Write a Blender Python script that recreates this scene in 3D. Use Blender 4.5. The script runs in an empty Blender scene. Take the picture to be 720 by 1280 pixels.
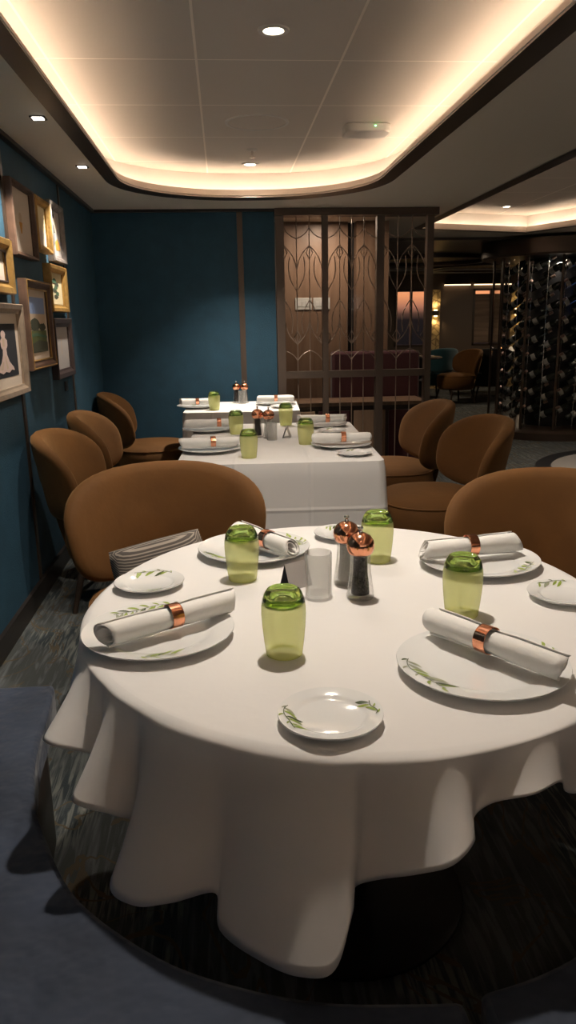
import bpy, bmesh, math, random
from mathutils import Vector, Matrix
random.seed(7)
PI = math.pi
S = bpy.context.scene
COL = S.collection
R = math.radians

# ------------------------------------------------------------------ materials
def node_mat(name):
    m = bpy.data.materials.new(name); m.use_nodes = True
    nt = m.node_tree
    return m, nt, nt.nodes['Principled BSDF']

def mat(name, col, rough=.5, metal=0., sheen=0., bump=0., bscale=60., var=0., vscale=6., coat=0., spec=None, stretch=None):
    m, nt, b = node_mat(name)
    b.inputs['Base Color'].default_value = (*col, 1)
    b.inputs['Roughness'].default_value = rough
    b.inputs['Metallic'].default_value = metal
    b.inputs['Sheen Weight'].default_value = sheen
    b.inputs['Coat Weight'].default_value = coat
    if spec is not None: b.inputs['Specular IOR Level'].default_value = spec
    if bump or var:
        tc = nt.nodes.new('ShaderNodeTexCoord'); mp = nt.nodes.new('ShaderNodeMapping')
        nt.links.new(tc.outputs['Object'], mp.inputs[0])
        if stretch: mp.inputs['Scale'].default_value = stretch
    if bump:
        n = nt.nodes.new('ShaderNodeTexNoise'); n.inputs['Scale'].default_value = bscale; n.inputs['Detail'].default_value = 4
        nt.links.new(mp.outputs[0], n.inputs['Vector'])
        bp = nt.nodes.new('ShaderNodeBump'); bp.inputs['Strength'].default_value = bump; bp.inputs['Distance'].default_value = .01
        nt.links.new(n.outputs['Fac'], bp.inputs['Height']); nt.links.new(bp.outputs[0], b.inputs['Normal'])
    if var:
        n = nt.nodes.new('ShaderNodeTexNoise'); n.inputs['Scale'].default_value = vscale; n.inputs['Detail'].default_value = 5
        nt.links.new(mp.outputs[0], n.inputs['Vector'])
        r = nt.nodes.new('ShaderNodeValToRGB')
        r.color_ramp.elements[0].color = (*[c*(1-var) for c in col], 1); r.color_ramp.elements[0].position = .3
        r.color_ramp.elements[1].color = (*[min(1, c*(1+var)) for c in col], 1); r.color_ramp.elements[1].position = .7
        nt.links.new(n.outputs['Fac'], r.inputs[0]); nt.links.new(r.outputs[0], b.inputs['Base Color'])
    return m

def emit(name, col, s):
    m, nt, b = node_mat(name)
    b.inputs['Base Color'].default_value = (*col, 1)
    b.inputs['Emission Color'].default_value = (*col, 1); b.inputs['Emission Strength'].default_value = s
    return m

def clear(name, col, gloss=.12, rough=.02, body=0., bodycol=None):
    """tinted thin glass: coloured see-through, mirror-like at the edges, a little body colour"""
    m = bpy.data.materials.new(name); m.use_nodes = True; nt = m.node_tree; N = nt.nodes; N.clear()
    out = N.new('ShaderNodeOutputMaterial'); t = N.new('ShaderNodeBsdfTransparent'); t.inputs[0].default_value = (*col, 1)
    g = N.new('ShaderNodeBsdfGlossy'); g.inputs['Roughness'].default_value = rough
    lw = N.new('ShaderNodeLayerWeight'); lw.inputs[0].default_value = .35+.25*(gloss > .6)
    mul = N.new('ShaderNodeMath'); mul.operation = 'MULTIPLY_ADD'; mul.inputs[1].default_value = .7; mul.inputs[2].default_value = gloss*.3
    nt.links.new(lw.outputs['Facing'], mul.inputs[0])
    pw = N.new('ShaderNodeMath'); pw.operation = 'POWER'; pw.inputs[1].default_value = 2.5
    nt.links.new(mul.outputs[0], pw.inputs[0])
    last = t
    if body:
        d = N.new('ShaderNodeBsdfTranslucent'); d.inputs[0].default_value = (*(bodycol or col), 1)
        d2 = N.new('ShaderNodeBsdfDiffuse'); d2.inputs[0].default_value = (*(bodycol or col), 1)
        mm = N.new('ShaderNodeMixShader'); mm.inputs[0].default_value = .5
        nt.links.new(d.outputs[0], mm.inputs[1]); nt.links.new(d2.outputs[0], mm.inputs[2])
        m2 = N.new('ShaderNodeMixShader'); m2.inputs[0].default_value = body
        nt.links.new(t.outputs[0], m2.inputs[1]); nt.links.new(mm.outputs[0], m2.inputs[2]); last = m2
    mx = N.new('ShaderNodeMixShader'); nt.links.new(pw.outputs[0], mx.inputs[0])
    nt.links.new(last.outputs[0], mx.inputs[1]); nt.links.new(g.outputs[0], mx.inputs[2]); nt.links.new(mx.outputs[0], out.inputs[0])
    return m

M = {}
M['cloth'] = mat('white_tablecloth', (.74, .72, .705), .85, sheen=.15, bump=.35, bscale=6)
M['napkin'] = mat('white_napkin', (.83, .81, .78), .9, bump=.25, bscale=35)
M['china'] = mat('white_china', (.80, .80, .79), .12, coat=.4)
M['copper'] = mat('brushed_copper', (.83, .36, .21), .16, metal=1, var=.12, vscale=90, stretch=(1, 1, .05))
M['steel'] = mat('polished_steel', (.7, .68, .65), .18, metal=1)
M['pepper'] = mat('peppercorns', (.03, .025, .024), .6, bump=1, bscale=220, var=.7, vscale=240)
M['salt'] = mat('white_salt', (.75, .73, .70), .8, bump=.4, bscale=220)
M['clear'] = clear('clear_acrylic', (.96, .96, .95), .75)
M['frost'] = clear('frosted_glass', (.92, .92, .91), .2, rough=.4, body=.22, bodycol=(.85, .84, .83))
M['gwall'] = clear('pale_green_glass', (.94, .96, .70), .35, body=.40, bodycol=(.92, .94, .44))
M['gbase'], _nt, _b = node_mat('thick_green_glass')
_b.inputs['Base Color'].default_value = (.50, .72, .22, 1); _b.inputs['Roughness'].default_value = .03; _b.inputs['Transmission Weight'].default_value = 1; _b.inputs['IOR'].default_value = 1.45
M['velvet'] = mat('rust_velvet', (.118, .046, .0055), .85, sheen=.3, bump=.15, bscale=25, var=.16, vscale=5)
M['velvet'].node_tree.nodes['Principled BSDF'].inputs['Sheen Tint'].default_value = (.9, .5, .2, 1)
M['walnut'] = mat('dark_wood', (.035, .022, .015), .4, var=.3, vscale=8, stretch=(12, 12, 1))
M['bronze'] = mat('bronze_metal', (.085, .06, .045), .38, metal=.55)
M['screenmetal'] = mat('brushed_bronze', (.115, .086, .068), .42, metal=.5)
M['lattice'] = mat('pale_bronze', (.28, .21, .165), .4, metal=.4)
M['teal'] = mat('teal_wallcovering', (.017, .068, .112), .75, bump=.25, bscale=140, var=.12, vscale=9)
M['soffit'] = mat('soffit_paint', (.74, .68, .58), .5)
M['farceil'] = mat('dark_ceiling', (.10, .085, .07), .35)
M['lip'] = mat('beige_trim', (.74, .64, .57), .6)
M['grille'] = mat('speaker_cloth', (.56, .51, .46), .6)
M['whitepaint'] = mat('white_fitting', (.62, .60, .57), .5)
M['blackrubber'] = mat('black_metal', (.012, .012, .013), .45)
M['seatblue'] = mat('blue_upholstery', (.027, .039, .068), .8, sheen=.15, bump=1., bscale=4.5, var=.25, vscale=6)
M['basewood'] = mat('dark_skirting', (.022, .017, .014), .4)
M['burgundy'] = mat('burgundy_fabric', (.06, .008, .013), .8, sheen=.3)
M['tealfab'] = mat('teal_fabric', (.012, .07, .09), .8, sheen=.3)
M['darkfab'] = mat('dark_fabric', (.012, .011, .012), .8)
M['goldfr'] = mat('gold_frame', (.42, .25, .075), .42, metal=.5, bump=.3, bscale=60, var=.25, vscale=18)
M['brownfr'] = mat('brown_frame', (.10, .055, .035), .45, var=.3, vscale=14)
M['greyfr'] = mat('weathered_grey_frame', (.20, .175, .16), .6, var=.3, vscale=20)
M['silverfr'] = mat('champagne_frame', (.40, .31, .23), .4, metal=.45, var=.15, vscale=20)
M['darkfr'] = mat('dark_frame', (.045, .03, .028), .45)
M['matboard'] = mat('cream_matboard', (.66, .56, .46), .9)
M['paper'] = mat('grey_paper', (.45, .42, .40), .9)
M['yellowpaper'] = mat('yellow_paper', (.72, .62, .38), .9)
M['black'] = mat('black_print', (.012, .014, .022), .8)
M['skyprint'] = mat('sky_print', (.22, .30, .50), .9)
M['duskprint'] = mat('dusk_print', (.55, .42, .30), .9)
M['treeprint'] = mat('tree_print', (.05, .055, .03), .9)
M['grassprint'] = mat('grass_print', (.09, .11, .03), .9)
M['leafprint'] = mat('leaf_print', (.05, .12, .06), .9)
M['ochreprint'] = mat('ochre_print', (.55, .26, .04), .9)
M['shellprint'] = mat('shell_print', (.62, .47, .42), .9)
M['leafA'] = mat('olive_leaf', (.27, .36, .05), .4)
M['leafB'] = mat('dark_olive_leaf', (.06, .085, .03), .4)
M['leafC'] = mat('grey_olive_leaf', (.30, .32, .22), .4)
M['bottle'] = mat('dark_bottle_glass', (.012, .016, .012), .12, coat=.5)
M['label'] = mat('bottle_label', (.55, .53, .49), .6)
M['blabel'] = mat('grey_bottle_label', (.34, .33, .30), .6)  # one even label tone, darker than the other label colour
M['foil'] = mat('bottle_foil', (.45, .30, .25), .3, metal=.6)
M['pane'] = clear('window_glass', (.93, .93, .93), .25)
M['blind'] = mat('brown_blind', (.20, .14, .10), .8, var=.4, vscale=3, stretch=(.3, 1, 6))
M['farwall'] = mat('brown_wall', (.10, .07, .05), .5)
M['marble'] = mat('white_gloss_top', (.62, .58, .54), .12, coat=.5)
M['led'] = emit('warm_led_strip', (1, .76, .55), 18)
M['lampglass'] = emit('lit_lamp_lens', (1, .82, .60), 14)
M['coollamp'] = emit('lit_spot_lens', (1, .93, .85), 9)
M['greenled'] = emit('green_led', (.2, 1, .3), 6)
M['sconceglow'] = emit('lit_sconce_glass', (1, .66, .28), 5)
M['cornice'] = emit('lit_cornice', (1, .70, .42), 1.6)
M['fillopal'] = emit('fill_lamp_glass', (1, .84, .66), 1.5)  # shade of the added fill lamps on the rear wall
M['candle'] = emit('candle_glow', (1, .35, .10), 3)
M['screenpic'] = emit('blue_display', (.15, .3, .9), 1.2)

def wood_mat(name, c0, c1, sc):
    m, nt, b = node_mat(name)
    tc = nt.nodes.new('ShaderNodeTexCoord'); mp = nt.nodes.new('ShaderNodeMapping'); mp.inputs['Scale'].default_value = sc
    n = nt.nodes.new('ShaderNodeTexNoise'); n.inputs['Scale'].default_value = 3; n.inputs['Detail'].default_value = 6; n.inputs['Distortion'].default_value = .6
    r = nt.nodes.new('ShaderNodeValToRGB'); r.color_ramp.elements[0].color = (*c0, 1); r.color_ramp.elements[1].color = (*c1, 1)
    r.color_ramp.elements[0].position = .3; r.color_ramp.elements[1].position = .7
    L = nt.links.new
    L(tc.outputs['Object'], mp.inputs[0]); L(mp.outputs[0], n.inputs['Vector']); L(n.outputs['Fac'], r.inputs[0]); L(r.outputs[0], b.inputs['Base Color'])
    b.inputs['Roughness'].default_value = .45
    return m
M['oak'] = wood_mat('oak_panelling', (.165, .095, .058), (.25, .155, .10), (6, 6, .5))
M['oakpale'] = wood_mat('pale_oak', (.30, .19, .12), (.40, .26, .17), (5, 5, .6))

def crease_mat():
    m, nt, b = node_mat('creased_tablecloth'); L = nt.links.new; N = nt.nodes
    b.inputs['Base Color'].default_value = (.74, .72, .705, 1); b.inputs['Roughness'].default_value = .85
    tc = N.new('ShaderNodeTexCoord'); sp = N.new('ShaderNodeSeparateXYZ'); L(tc.outputs['Object'], sp.inputs[0])
    prev = None
    for ax, off, per in (('X', .13, .33), ('Y', .1, .33), ('Z', .54, .4)):
        a = N.new('ShaderNodeMath'); a.operation = 'SUBTRACT'; a.inputs[1].default_value = off; L(sp.outputs[ax], a.inputs[0])
        p = N.new('ShaderNodeMath'); p.operation = 'PINGPONG'; p.inputs[1].default_value = per/2; L(a.outputs[0], p.inputs[0])
        c = N.new('ShaderNodeMapRange'); c.inputs[1].default_value = 0; c.inputs[2].default_value = .012; c.inputs[3].default_value = 1; c.inputs[4].default_value = 0; L(p.outputs[0], c.inputs[0])
        if prev is None: prev = c.outputs[0]
        else:
            q = N.new('ShaderNodeMath'); q.operation = 'ADD'; L(prev, q.inputs[0]); L(c.outputs[0], q.inputs[1]); prev = q.outputs[0]
    bp = N.new('ShaderNodeBump'); bp.inputs['Strength'].default_value = .5; bp.inputs['Distance'].default_value = .004
    L(prev, bp.inputs['Height']); L(bp.outputs[0], b.inputs['Normal'])
    return m
M['creased'] = crease_mat()

def tile_mat():
    m, nt, b = node_mat('ceiling_panels'); L = nt.links.new; N = nt.nodes
    tc = N.new('ShaderNodeTexCoord'); sp = N.new('ShaderNodeSeparateXYZ'); L(tc.outputs['Object'], sp.inputs[0])
    def line(out, off, per, w):
        a = N.new('ShaderNodeMath'); a.operation = 'SUBTRACT'; a.inputs[1].default_value = off; L(out, a.inputs[0])
        p = N.new('ShaderNodeMath'); p.operation = 'PINGPONG'; p.inputs[1].default_value = per/2; L(a.outputs[0], p.inputs[0])
        c = N.new('ShaderNodeMath'); c.operation = 'LESS_THAN'; c.inputs[1].default_value = w; L(p.outputs[0], c.inputs[0])
        return c.outputs[0]
    mx = N.new('ShaderNodeMath'); mx.operation = 'MAXIMUM'
    L(line(sp.outputs['X'], -.066, .586, .005), mx.inputs[0]); L(line(sp.outputs['Y'], 3.44, .67, .004), mx.inputs[1])
    mc = N.new('ShaderNodeMix'); mc.data_type = 'RGBA'; mc.inputs['A'].default_value = (.56, .51, .46, 1); mc.inputs['B'].default_value = (.86, .79, .71, 1)
    L(mx.outputs[0], mc.inputs['Factor']); L(mc.outputs['Result'], b.inputs['Base Color']); b.inputs['Roughness'].default_value = .6
    return m
M['tile'] = tile_mat()

def carpet_mat():
    m, nt, b = node_mat('patterned_carpet'); L = nt.links.new; N = nt.nodes
    tc = N.new('ShaderNodeTexCoord')
    def tex(scale, rot, st, detail=5, dist=0., nscale=1.):
        mp = N.new('ShaderNodeMapping'); mp.inputs['Rotation'].default_value = (0, 0, R(rot)); mp.inputs['Scale'].default_value = st
        L(tc.outputs['Object'], mp.inputs[0])
        n = N.new('ShaderNodeTexNoise'); n.inputs['Scale'].default_value = scale; n.inputs['Detail'].default_value = detail; n.inputs['Distortion'].default_value = dist
        L(mp.outputs[0], n.inputs['Vector']); return n.outputs['Fac']
    def ramp(f, p0, p1):
        r = N.new('ShaderNodeValToRGB'); r.color_ramp.elements[0].position = p0; r.color_ramp.elements[1].position = p1
        L(f, r.inputs[0]); return r.outputs[0]
    def mix(f, A, B):
        mc = N.new('ShaderNodeMix'); mc.data_type = 'RGBA'; L(f, mc.inputs['Factor'])
        for k, v in (('A', A), ('B', B)):
            if isinstance(v, tuple): mc.inputs[k].default_value = (*v, 1)
            else: L(v, mc.inputs[k])
        return mc.outputs['Result']
    streak = ramp(tex(5, 38, (14, 1.1, 1), 4, .8), .46, .60)
    streak2 = ramp(tex(4, -30, (12, 1.0, 1), 4, .8), .48, .62)
    patch = ramp(tex(2.2, 0, (1, 1, 1), 3, .4), .44, .54)
    base = mix(patch, (.028, .038, .043), (.052, .057, .054))
    light = mix(patch, (.155, .16, .145), (.105, .115, .12))
    sk = mix(patch, streak, streak2)
    c = mix(sk, base, light)
    gf = tex(2.6, 20, (1.2, .8, 1), 4, 1.2)
    p = N.new('ShaderNodeMath'); p.operation = 'SUBTRACT'; p.inputs[1].default_value = .5; L(gf, p.inputs[0])
    a = N.new('ShaderNodeMath'); a.operation = 'ABSOLUTE'; L(p.outputs[0], a.inputs[0])
    g = N.new('ShaderNodeMath'); g.operation = 'LESS_THAN'; g.inputs[1].default_value = .008; L(a.outputs[0], g.inputs[0])
    c = mix(g.outputs[0], c, (.085, .066, .040))
    L(c, b.inputs['Base Color']); b.inputs['Roughness'].default_value = .95
    bn = N.new('ShaderNodeTexNoise'); bn.inputs['Scale'].default_value = 300; L(tc.outputs['Object'], bn.inputs['Vector'])
    bp = N.new('ShaderNodeBump'); bp.inputs['Strength'].default_value = .4; bp.inputs['Distance'].default_value = .005
    L(bn.outputs['Fac'], bp.inputs['Height']); L(bp.outputs[0], b.inputs['Normal'])
    return m
M['carpet'] = carpet_mat()

def stripe_mat():
    m, nt, b = node_mat('striped_weave'); L = nt.links.new; N = nt.nodes
    tc = N.new('ShaderNodeTexCoord'); sp = N.new('ShaderNodeSeparateXYZ'); L(tc.outputs['Object'], sp.inputs[0])
    ad = N.new('ShaderNodeMath'); ad.operation = 'SUBTRACT'; L(sp.outputs['Z'], ad.inputs[0]); L(sp.outputs['Y'], ad.inputs[1])
    s = N.new('ShaderNodeMath'); s.operation = 'MULTIPLY'; s.inputs[1].default_value = 700; L(ad.outputs[0], s.inputs[0])
    sn = N.new('ShaderNodeMath'); sn.operation = 'SINE'; L(s.outputs[0], sn.inputs[0])
    r = N.new('ShaderNodeValToRGB'); e = r.color_ramp.elements
    e[0].color = (.10, .085, .075, 1); e[0].position = .2; e[1].color = (.36, .31, .26, 1); e[1].position = .6
    L(sn.outputs[0], r.inputs[0]); L(r.outputs[0], b.inputs['Base Color']); b.inputs['Roughness'].default_value = .9
    return m
M['stripe'] = stripe_mat()

def goldpanel_mat():
    m, nt, b = node_mat('gold_lattice_panel'); L = nt.links.new; N = nt.nodes
    tc = N.new('ShaderNodeTexCoord'); v = N.new('ShaderNodeTexVoronoi'); v.inputs['Scale'].default_value = 9; v.feature = 'DISTANCE_TO_EDGE'
    L(tc.outputs['Object'], v.inputs['Vector'])
    r = N.new('ShaderNodeValToRGB'); r.color_ramp.elements[0].color = (.16, .10, .04, 1); r.color_ramp.elements[1].color = (.50, .36, .16, 1)
    r.color_ramp.elements[1].position = .12
    L(v.outputs['Distance'], r.inputs[0]); L(r.outputs[0], b.inputs['Base Color']); b.inputs['Roughness'].default_value = .5
    return m
M['goldpanel'] = goldpanel_mat()

for n_ in M['seatblue'].node_tree.nodes:
    if n_.type == 'BUMP': n_.inputs['Distance'].default_value = .06
# ------------------------------------------------------------------ mesh helpers
def link(name, bm, m, parent=None, loc=(0, 0, 0), smooth=40, solid=0, sub=0, bevel=0):
    me = bpy.data.meshes.new(name)
    bmesh.ops.recalc_face_normals(bm, faces=bm.faces[:]) if not solid else None
    bm.to_mesh(me); bm.free()
    for x in (m if isinstance(m, (list, tuple)) else [m]): me.materials.append(x)
    if smooth:
        me.shade_smooth(); me.set_sharp_from_angle(angle=R(smooth))
    o = bpy.data.objects.new(name, me); COL.objects.link(o); o.location = loc
    if parent: o.parent = parent
    if bevel:
        b = o.modifiers.new('bevel', 'BEVEL'); b.width = bevel; b.segments = 2; b.limit_method = 'ANGLE'
    if solid:
        s = o.modifiers.new('solid', 'SOLIDIFY'); s.thickness = solid; s.offset = 1
    if sub:
        s = o.modifiers.new('sub', 'SUBSURF'); s.levels = sub; s.render_levels = sub
    return o

def tag(o, label, cat, group=None):
    o['label'] = label; o['category'] = cat
    if group: o['group'] = group
    return o

def thing(name, label, cat, loc=(0, 0, 0), rz=0, group=None):
    o = bpy.data.objects.new(name, None); COL.objects.link(o); o.empty_display_size = .1
    o.location = loc; o.rotation_euler = (0, 0, rz)
    return tag(o, label, cat, group)

def struct(name, bm, m, parent=None, **k):
    o = link(name, bm, m, parent, **k)
    if not parent: o['kind'] = 'structure'
    return o

def dup(root, loc, rz, label, group=None):
    r = root.copy(); COL.objects.link(r); r.location = loc; r.rotation_euler = (0, 0, rz); r['label'] = label
    if group: r['group'] = group
    for ch in list(root.children):
        c = ch.copy(); COL.objects.link(c); c.parent = r
        for g in list(ch.children):
            d = g.copy(); COL.objects.link(d); d.parent = c
    return r

def box(x0, x1, y0, y1, z0, z1, bm=None):
    bm = bm or bmesh.new()
    v = [bm.verts.new((x, y, z)) for z in (z0, z1) for y in (y0, y1) for x in (x0, x1)]
    for f in ((0, 1, 3, 2), (4, 6, 7, 5), (0, 4, 5, 1), (2, 3, 7, 6), (0, 2, 6, 4), (1, 5, 7, 3)): bm.faces.new([v[i] for i in f])
    return bm

def lathe(prof, n=48, bm=None, c=(0, 0, 0), mi=None, sx=1, sy=1):
    """prof: (r, z); r = 0 makes a pole"""
    bm = bm or bmesh.new(); rings = []
    for r, z in prof:
        if r < 1e-6: rings.append([bm.verts.new((c[0], c[1], c[2]+z))])
        else: rings.append([bm.verts.new((c[0]+sx*r*math.cos(2*PI*i/n), c[1]+sy*r*math.sin(2*PI*i/n), c[2]+z)) for i in range(n)])
    for k in range(len(rings)-1):
        a, b = rings[k], rings[k+1]
        if len(a) == 1 and len(b) == 1: continue
        for i in range(n):
            j = (i+1) % n
            if len(a) == 1: f = bm.faces.new((a[0], b[j], b[i]))
            elif len(b) == 1: f = bm.faces.new((a[i], a[j], b[0]))
            else: f = bm.faces.new((a[i], a[j], b[j], b[i]))
            if mi: f.material_index = mi[k]
    return bm

def tube(pts, r, n=8, bm=None, closed=False, caps=True, r1=None):
    bm = bm or bmesh.new(); P = [Vector(p) for p in pts]; rings = []; L = len(P)
    for i, p in enumerate(P):
        if closed: t = P[(i+1) % L]-P[i-1]
        else: t = P[min(i+1, L-1)]-P[max(i-1, 0)]
        t.normalize(); up = Vector((0, 0, 1)) if abs(t.z) < .9 else Vector((1, 0, 0))
        a = t.cross(up).normalized(); b = a.cross(t)
        rr = r if r1 is None else r+(r1-r)*i/(L-1)
        rings.append([bm.verts.new(p+rr*(math.cos(2*PI*k/n)*a+math.sin(2*PI*k/n)*b)) for k in range(n)])
    for i in range(L if closed else L-1):
        A, B = rings[i], rings[(i+1) % L]
        for k in range(n): bm.faces.new((A[k], A[(k+1) % n], B[(k+1) % n], B[k]))
    if caps and not closed:
        bm.faces.new(rings[0][::-1]); bm.faces.new(rings[-1])
    return bm

def prism(poly, z0, z1, bm=None):
    bm = bm or bmesh.new(); n = len(poly)
    a = [bm.verts.new((x, y, z0)) for x, y in poly]; b = [bm.verts.new((x, y, z1)) for x, y in poly]
    bm.faces.new(a[::-1]); bm.faces.new(b)
    for i in range(n): bm.faces.new((a[i], a[(i+1) % n], b[(i+1) % n], b[i]))
    return bm

def holed(outer, holes, z):
    bm = bmesh.new(); edges = []
    for loop in [outer]+holes:
        v = [bm.verts.new((x, y, z)) for x, y in loop]
        edges += [bm.edges.new((v[i], v[(i+1) % len(v)])) for i in range(len(v))]
    bmesh.ops.triangle_fill(bm, edges=edges, use_beauty=True)
    return bm

def wall_strip(poly, z0, z1, closed=True):
    bm = bmesh.new(); n = len(poly)
    a = [bm.verts.new((x, y, z0)) for x, y in poly]; b = [bm.verts.new((x, y, z1)) for x, y in poly]
    for i in range(n if closed else n-1): bm.faces.new((a[i], a[(i+1) % n], b[(i+1) % n], b[i]))
    return bm

def ring_band(pa, pb, z):
    bm = bmesh.new(); n = len(pa)
    a = [bm.verts.new((x, y, z)) for x, y in pa]; b = [bm.verts.new((x, y, z)) for x, y in pb]
    for i in range(n): bm.faces.new((a[i], a[(i+1) % n], b[(i+1) % n], b[i]))
    return bm

def rrect(x0, x1, y0, y1, r, n=14):
    out = []
    for cx, cy, a0 in ((x1-r, y1-r, 0), (x0+r, y1-r, 90), (x0+r, y0+r, 180), (x1-r, y0+r, 270)):
        for k in range(n+1):
            a = R(a0+90*k/n); out.append((cx+r*math.cos(a), cy+r*math.sin(a)))
    return out

def sgnpow(v, e): return math.copysign(abs(v)**e, v)

# ------------------------------------------------------------------ camera
cam = bpy.data.cameras.new('camera'); camo = bpy.data.objects.new('camera', cam); COL.objects.link(camo)
fpx = 960.
dy = Vector(((278-360)/fpx, (402-640)/fpx, 1.)); ny = -(fpx*fpx+(278-360)*70)/(402-640)
dn = Vector((70/fpx, ny/fpx, 1.)); dy.normalize(); dn.normalize(); dx = dn.cross(dy)
Mw = Matrix((dx, dy, -dn))
right, down, fwd = Mw.col[0].copy(), Mw.col[1].copy(), Mw.col[2].copy()
rot = Matrix((right, -down, -fwd)).transposed()
camo.matrix_world = Matrix.Translation((0, 0, 1.35)) @ rot.to_4x4()
cam.sensor_fit = 'VERTICAL'; cam.sensor_height = 36; cam.sensor_width = 20.25; cam.lens = 36*fpx/1280
cam.clip_start = .02; cam.clip_end = 200
S.camera = camo

# ------------------------------------------------------------------ room shell
ZS, ZC = 2.19, 2.37
XL, XR, Y0, YF, YB = -.97, 8.5, -2.6, 15., 6.33
struct('floor', box(XL-.1, XR+.1, Y0-.1, YF+.1, -.06, 0), M['carpet'], smooth=0)
struct('wall_left', box(XL-.1, XL, Y0, YF, 0, 2.6), M['teal'], smooth=0)
struct('wall_back', box(XL, .43, YB, YB+.1, 0, 2.6), M['teal'], smooth=0)
struct('wall_rear', box(XL-.1, XR+.1, Y0-.1, Y0, 0, 2.6), M['soffit'], smooth=0)
struct('wall_right', box(XR, XR+.1, Y0, YF, 0, 2.6), M['farceil'], smooth=0)
struct('baseboard_left', box(XL, XL+.018, Y0, YB, 0, .10), M['basewood'], smooth=0)
struct('baseboard_back', box(XL+.018, .43, YB-.018, YB, 0, .10), M['basewood'], smooth=0)
tn = 0
def trim(bm, m, **k):
    global tn; tn += 1
    return struct('trim_%d' % tn, bm, m, **k)
for y in (1.22, 2.51, 3.80, 5.09): trim(box(XL, XL+.008, y-.018, y+.018, .10, ZS), M['bronze'], smooth=0)
trim(box(.16-.022, .16+.022, YB-.008, YB, .10, ZS), M['screenmetal'], smooth=0)
trim(box(XL, XL+.03, Y0, YB, ZS-.02, ZS), M['basewood'], smooth=0)
trim(box(XL+.03, .43, YB-.03, YB, ZS-.02, ZS), M['basewood'], smooth=0)

in1 = rrect(-.592, 1.005, -1.6, 5.72, .74); out1 = rrect(-.672, 1.10, -1.68, 5.87, .82)
cav1 = rrect(-.76, 1.17, -1.77, 5.88, .84)
rec2 = [(1.95, -1.6), (1.95, 7.70), (3.14, 8.12), (4.6, 4.9), (4.6, -1.6)]
def grow(poly, d):
    cx = sum(p[0] for p in poly)/len(poly); cy = sum(p[1] for p in poly)/len(poly); n = len(poly); o = []
    for i in range(n):
        p, q, r_ = Vector(poly[i-1]), Vector(poly[i]), Vector(poly[(i+1) % n])
        n1 = Vector(((q-p).y, -(q-p).x)).normalized(); n2 = Vector(((r_-q).y, -(r_-q).x)).normalized()
        if n1.dot(q-Vector((cx, cy))) < 0: n1.negate()
        if n2.dot(q-Vector((cx, cy))) < 0: n2.negate()
        b = (n1+n2).normalized(); s = q+b*d/max(.3, b.dot(n1)); o.append((s.x, s.y))
    return o
out2 = grow(rec2, .09); cav2 = grow(rec2, .16)
YS = 8.6
struct('ceiling', holed([(XL-.1, Y0-.1), (XR+.1, Y0-.1), (XR+.1, YS), (XL-.1, YS)], [out1, out2], ZS), M['soffit'], smooth=0)
for pin, pout, pcav, zc, tag_ in ((in1, out1, cav1, ZC, 0), (rec2, out2, cav2, ZC, 1)):
    trim(ring_band(pin, pout, ZS-.004), M['bronze'], smooth=0)
    b = bmesh.new(); n_ = len(pin)
    va = [b.verts.new((x, y, ZS-.004)) for x, y in pin]; vb = [b.verts.new((x*.72+X*.28, y*.72+Y*.28, ZS+.052)) for (x, y), (X, Y) in zip(pin, pout)]
    for i in range(n_): b.faces.new((va[i], va[(i+1) % n_], vb[(i+1) % n_], vb[i]))
    trim(b, M['lip'])
    trim(ring_band(pin, pcav, ZS+.008), M['whitepaint'], smooth=0)
    trim(wall_strip(pcav, ZS, zc), M['whitepaint'])
    struct('ceiling_recess', holed(pcav, [], zc), M['tile'], smooth=0)
struct('ceiling_far', box(XL-.1, XR+.1, YS, YF+.1, ZS-.03, ZS+.1), M['farceil'], smooth=0)
struct('ceiling_slab', box(XL-.2, XR+.2, Y0-.2, YF+.2, 2.6, 2.7), M['farceil'], smooth=0)

def led_path(pin, pcav):
    return [((a[0]*.45+b[0]*.55), (a[1]*.45+b[1]*.55), ZS+.028) for a, b in zip(pin, pcav)]
tag(link('led_strip', tube(led_path(in1, cav1), .006, 6, closed=True), M['led']), 'warm glowing strip light hidden in the cove over the dining tables', 'light')
tag(link('led_strip', tube(led_path(rec2, cav2), .006, 6, closed=True), M['led']), 'warm glowing strip light in the angular cove beside the wine tower', 'light')

# ceiling fittings
def area(name, loc, size, power, col, parent=None, spot=None, aim=None, blend=.4):
    l = bpy.data.lights.new(name, 'SPOT' if spot else 'AREA')
    if spot:
        l.spot_size = R(spot); l.spot_blend = blend; l.shadow_soft_size = size
    else: l.shape = 'DISK'; l.size = size
    l.energy = power; l.color = col
    o = bpy.data.objects.new(name, l); COL.objects.link(o); o.location = loc
    if aim is not None: o.rotation_euler = (Vector(aim)-Vector(loc)).to_track_quat('-Z', 'Y').to_euler()
    if parent: o.parent = parent
    return o

def downlight(x, y, z, label, power, spot=110, lens='lampglass', aim=(0, 0, -1), r=.05, blend=.6):
    t = thing('downlight', label, 'ceiling light', (x, y, z), 0, 'recessed downlights')
    link('trim_ring', lathe([(r*.72, .0), (r*.76, -.006), (r*1.12, -.006), (r*1.16, 0)], 32), M['whitepaint'], t)
    link('lens', lathe([(0, -.003), (r*.74, -.003)], 32), M[lens], t)
    if power: area('downlight_lamp', (0, 0, -.012), .028, power, (1, .89, .76), t, spot, aim, blend)
    return t
DL = 54
downlight(.223, 3.106, ZC, 'round recessed downlight glowing between the round and middle tables', DL*.65)
downlight(.223, 1.85, ZC, 'round recessed downlight right above the round table, out of frame', DL*1.05)
downlight(.223, 5.55, ZC, 'round recessed downlight near the far end of the cove, behind the sprinkler', DL*2.2, spot=98, blend=1.)
downlight(.223, .45, ZC, 'added unseen fill downlight above the blue bench, out of frame', DL*.02)  # added unseen lamp, a faint fill over bench and cloth front
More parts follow.
